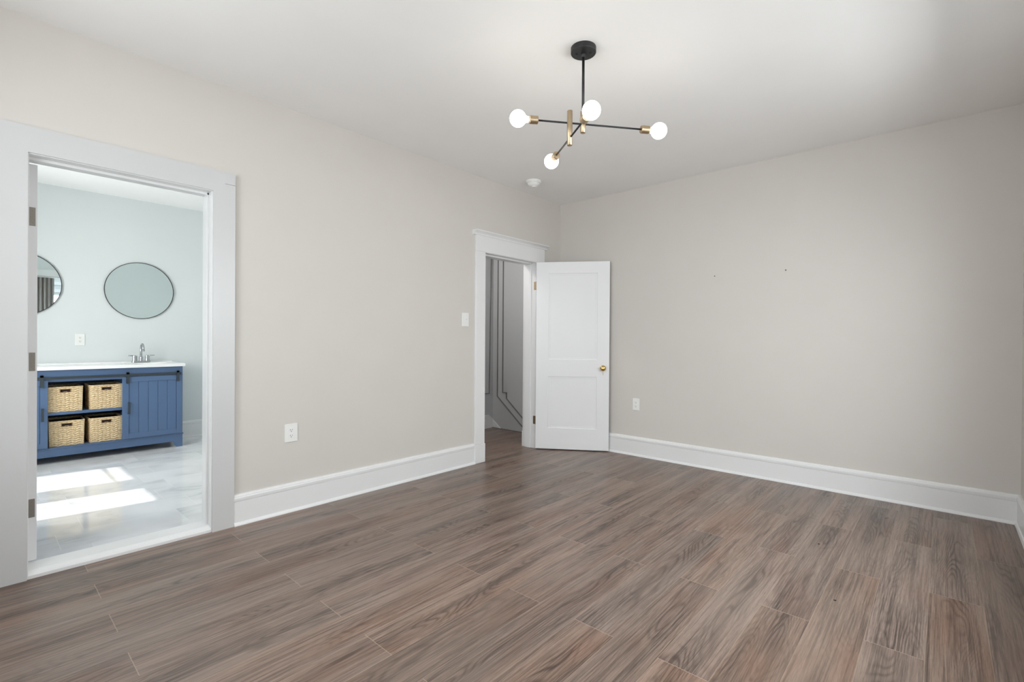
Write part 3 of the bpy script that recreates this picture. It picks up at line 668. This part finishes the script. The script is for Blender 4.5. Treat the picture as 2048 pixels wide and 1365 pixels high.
# faucet
fc = thing('sink_faucet', 'brushed nickel gooseneck faucet with two lever handles on the vanity top', 'faucet', (-3.27, -3.315, 0.905))
fx_, fy_ = -3.27, -3.315
b_ = bmesh.new(); N = 32
pf = [(0.026*math.cos(a)*1.0, (0.058 if math.sin(a) > 0 else -0.058)+0.026*math.sin(a)) for a in [2*math.pi*i/N+0.01 for i in range(N)]]
prism(b_, pf, lambda t, p, q: (fx_+p, fy_+q, t), 0.905, 0.925); obj('base_plate', b_, M_nickel, fc, bevel=0.003)
for s in (1, -1):
    b_ = bmesh.new(); lathe(b_, (fx_, fy_+s*0.056, 0.922), (0, 0, 1), [(0, 0.024), (0.006, 0.022), (0.044, 0.021), (0.050, 0.022), (0.060, 0.021), (0.066, 0.010)], 24)
    h_ = obj('valve_body', b_, M_nickel, fc, smooth=False)
    b_ = bmesh.new(); tube(b_, [(fx_, fy_+s*0.06, 0.982), (fx_+0.004, fy_+s*0.10, 0.984), (fx_+0.006, fy_+s*0.122, 0.985)], [0.0060, 0.0050, 0.0045], 12); obj('lever_handle', b_, M_nickel, h_, smooth=True)
b_ = bmesh.new(); lathe(b_, (fx_, fy_, 0.922), (0, 0, 1), [(0, 0.022), (0.006, 0.019), (0.045, 0.018), (0.056, 0.012)], 24)
gp = [(fx_, fy_, 0.95), (fx_, fy_, 1.04)]
for i in range(1, 15): a = math.pi*i/14*0.93; gp.append((fx_+0.055*(1-math.cos(a)), fy_, 1.055+0.055*math.sin(a)))
gp.append((gp[-1][0]+0.004, fy_, gp[-1][2]-0.025)); tube(b_, gp, 0.0105, 18); lathe(b_, gp[-1], (0.15, 0, -1), [(-0.004, 0.0125), (0.010, 0.0125)], 18)
obj('spout', b_, M_nickel, fc, smooth=True)

# baskets
def basket_mesh(w, d, h):
    """woven walls with a handle slot in front and back; origin at bottom centre; front faces +X"""
    bm = bmesh.new(); lay = bm.verts.layers.float.new('strand')
    nu_c = 9; nr = 11; ru = 8; rv = 6
    slot = (0.036, 0.60*h+0.055, 0.60*h+0.080)   # half width, z0, z1
    def sheet(P0, U_, Nn, width, hole):
        cols = max(6, round(width/0.030)); nu = cols*ru; nv = nr*rv; g = []
        z0s, z1s = h*0.80, h*0.80+0.026
        for j in range(nv+1):
            rowv = []
            for i in range(nu+1):
                u = i/nu; v = j/nv; cu = u*cols; rr = v*nr
                ph = math.floor(rr-1e-9)+math.floor(cu)      # chevron: strands slant alternately per column
                fu = cu-math.floor(cu); s = abs(math.sin(math.pi*((rr+0.55*(fu if math.floor(cu) % 2 else 1-fu)))))
                edge = min(1, 8*u, 8*(1-u)); lump = (0.35+0.65*math.sin(math.pi*fu))*s
                disp = 0.0065*lump+0.0012*random.random()
                taper = 1-0.04*(1-v)
                p = Vector(P0)+Vector(U_)*(u-0.5)*width*taper+Vector((0, 0, v*h))+Vector(Nn)*disp*edge-Vector(Nn)*0.004*(1-v)
                q = bm.verts.new(p); q[lay] = min(1.0, lump*1.3+0.05 if 0 < v < 1 else 0.8); rowv.append(q)
            g.append(rowv)
        for j in range(nv):
            for i in range(nu):
                uc = ((i+.5)/nu-.5)*width; zc = (j+.5)/nv*h
                if hole and abs(uc) < slot[0] and z0s < zc < z1s: continue
                bm.faces.new((g[j][i], g[j][i+1], g[j+1][i+1], g[j+1][i]))
    sheet((d/2, 0, 0), (0, 1, 0), (1, 0, 0), w, True); sheet((-d/2, 0, 0), (0, -1, 0), (-1, 0, 0), w, True)
    sheet((0, w/2, 0), (-1, 0, 0), (0, 1, 0), d, False); sheet((0, -w/2, 0), (1, 0, 0), (0, -1, 0), d, False)
    f = bm.faces.new([bm.verts.new(v) for v in ((-d/2+.006, -w/2+.006, 0.004), (d/2-.006, -w/2+.006, 0.004), (d/2-.006, w/2-.006, 0.004), (-d/2+.006, w/2-.006, 0.004))])
    return bm
def rim_mesh(w, d, h):
    bm = bmesh.new(); r = 0.0065; lay = bm.verts.layers.float.new('strand'); c = 0.016
    pts = []
    for (sx, sy, a0) in ((1, 1, 0), (-1, 1, 90), (-1, -1, 180), (1, -1, 270)):
        for k in range(5):
            a = math.radians(a0+k*22.5); pts.append((sx*(d/2-c)+c*math.cos(a), sy*(w/2-c)+c*math.sin(a), h))
    pts.append(pts[0]); fine = []
    for a, b in zip(pts, pts[1:]):
        a, b = Vector(a), Vector(b); L_ = (b-a).length; m_ = max(1, int(L_/0.006))
        for k in range(m_): fine.append(a.lerp(b, k/m_))
    fine.append(fine[0]); rad = [r*(0.85+0.2*abs(math.sin(i*0.8))) for i in range(len(fine))]
    tube(bm, fine, rad, 8)
    for v in bm.verts: v[lay] = 0.8
    return bm
bw, bd, bh = 0.252, 0.33, 0.238
bk = thing('woven_basket', 'woven basket on the upper vanity shelf, the left of the two', 'basket', (0, 0, 0), group='woven baskets in the vanity')
wv_ = obj('woven_body', basket_mesh(bw, bd, bh-0.006), [M_wick], bk, local=True, smooth=False); sm = wv_.modifiers.new('s', 'SOLIDIFY'); sm.thickness = 0.006; sm.offset = -1
obj('rim', rim_mesh(bw, bd, bh-0.006), [M_wick], bk, local=True, smooth=True)
zc = (bh-0.006)*0.80+0.013
for s in (1, -1):
    fr = bmesh.new(); xx = s*(bd/2+0.0015)
    for (ya, yb, za, zb) in ((-0.040, 0.040, zc+0.012, zc+0.017), (-0.040, 0.040, zc-0.017, zc-0.012), (-0.041, -0.035, zc-0.017, zc+0.017), (0.035, 0.041, zc-0.017, zc+0.017)):
        box(fr, (xx-0.006, ya, za), (xx+0.0055, yb, zb))
    obj('handle_slot', fr, M_wick, bk, local=True, bevel=0.002)
ln = B(((-bd/2+0.008, -bw/2+0.008, 0.004), (bd/2-0.008, bw/2-0.008, 0.008)), ((-bd/2+0.008, -bw/2+0.008, 0.008), (-bd/2+0.010, bw/2-0.008, bh-0.02)), ((bd/2-0.010, -bw/2+0.008, 0.008), (bd/2-0.008, bw/2-0.008, bh-0.02)), ((-bd/2+0.008, -bw/2+0.008, 0.008), (bd/2-0.008, -bw/2+0.010, bh-0.02)), ((-bd/2+0.008, bw/2-0.010, 0.008), (bd/2-0.008, bw/2-0.008, bh-0.02)))
obj('lining', ln, M_linen, bk, local=True)['label'] = 'dark brown lining'
def copy_tree(o, parent=None):
    c = o.copy(); C.objects.link(c); c.parent = parent
    for x in list(o.children): copy_tree(x, c)
    return c
spots = [(-2.885, -3.972, 0.4745, 1.5, 'woven basket on the upper vanity shelf, the left of the two'),
         (-2.885, -3.664, 0.4745, 0.0, 'woven basket on the upper vanity shelf, beside the right sliding door'),
         (-2.895, -3.950, 0.1485, -2.0, 'woven basket at the bottom of the vanity, the left of the two'),
         (-2.890, -3.664, 0.1485, 0.0, 'woven basket at the bottom of the vanity, beside the right sliding door')]
for i, (fx0, yy, zz, rz, lb) in enumerate(spots):
    o = bk if i == 0 else copy_tree(bk)
    o.location = (fx0-bd/2, yy, zz); o.rotation_euler = (0, 0, math.radians(rz)); o['label'] = lb

# mirrors
for (yy, lb) in ((-3.305, 'round black-framed wall mirror above the faucet, fully in view'), (-4.262, 'round black-framed wall mirror cut off by the bathroom door edge')):
    mr = thing('round_mirror', lb, 'mirror', (-3.38, yy, 1.705), group='round mirrors over the vanity')
    b_ = bmesh.new(); lathe(b_, (-3.379, yy, 1.705), (1, 0, 0), [(0, 0.3075), (0.011, 0.3075)], 96); obj('mirror_glass', b_, M_mirror, mr)
    b_ = bmesh.new(); lathe(b_, (-3.379, yy, 1.705), (1, 0, 0), [(0, 0.307), (0, 0.3135), (0.016, 0.3135), (0.016, 0.308), (0.010, 0.3075), (0.004, 0.307), (0, 0.307)], 96, cap=False); obj('mirror_frame', b_, M_black, mr)['label'] = 'thin black metal frame'

# small bits left on the plank floor
for (x, y, nm, lb, cat) in ((3.055, -0.453, 'metal_screw', 'tiny shiny screw lying on the planks near the back wall', 'screw'),):
    b_ = bmesh.new(); lathe(b_, (x, y, 0.0002), (0, 0, 1), [(0, 0.006), (0.004, 0.006), (0.006, 0.004)], 12); tube(b_, [(x, y, 0.004), (x+0.014, y+0.010, 0.003)], 0.002, 8)
    o = obj(nm, b_, M_nickel, None); o['label'] = lb; o['category'] = cat
for (x, y, lb) in ((2.80, -1.25, 'tiny dark speck of debris on the floor, the one nearer the back wall'), (2.974, -1.921, 'tiny dark speck of debris on the floor, the one farther from the back wall')):
    b_ = bmesh.new(); lathe(b_, (x, y, 0.0002), (0, 0, 1), [(0, 0.004), (0.002, 0.0045), (0.003, 0.002)], 7)
    for v in b_.verts: v.co.x += 0.002*math.sin(v.co.y*900)
    o = obj('debris_speck', b_, M_slot, None); o['label'] = lb; o['category'] = 'debris'; o['group'] = 'dark specks on the planks'
# added fill lamp, out of view, to brighten the hall and stairs
hl = thing('hall_fill_lamp', 'unseen round ceiling lamp added to brighten the hall', 'lamp', (-0.7, -1.3, 2.75))
b_ = bmesh.new(); lathe(b_, (-0.7, -1.3, 2.75), (0, 0, -1), [(0, 0.14), (0.02, 0.14), (0.06, 0.11), (0.08, 0.05), (0.084, 0.0)], 32, cap=False); obj('fill_lamp_shade', b_, M_plast, hl, smooth=True)
lamp('hall_fill_light', 'POINT', (-0.7, -1.3, 2.50), 24, (1.0, 0.97, 0.94), shadow_soft_size=0.08)
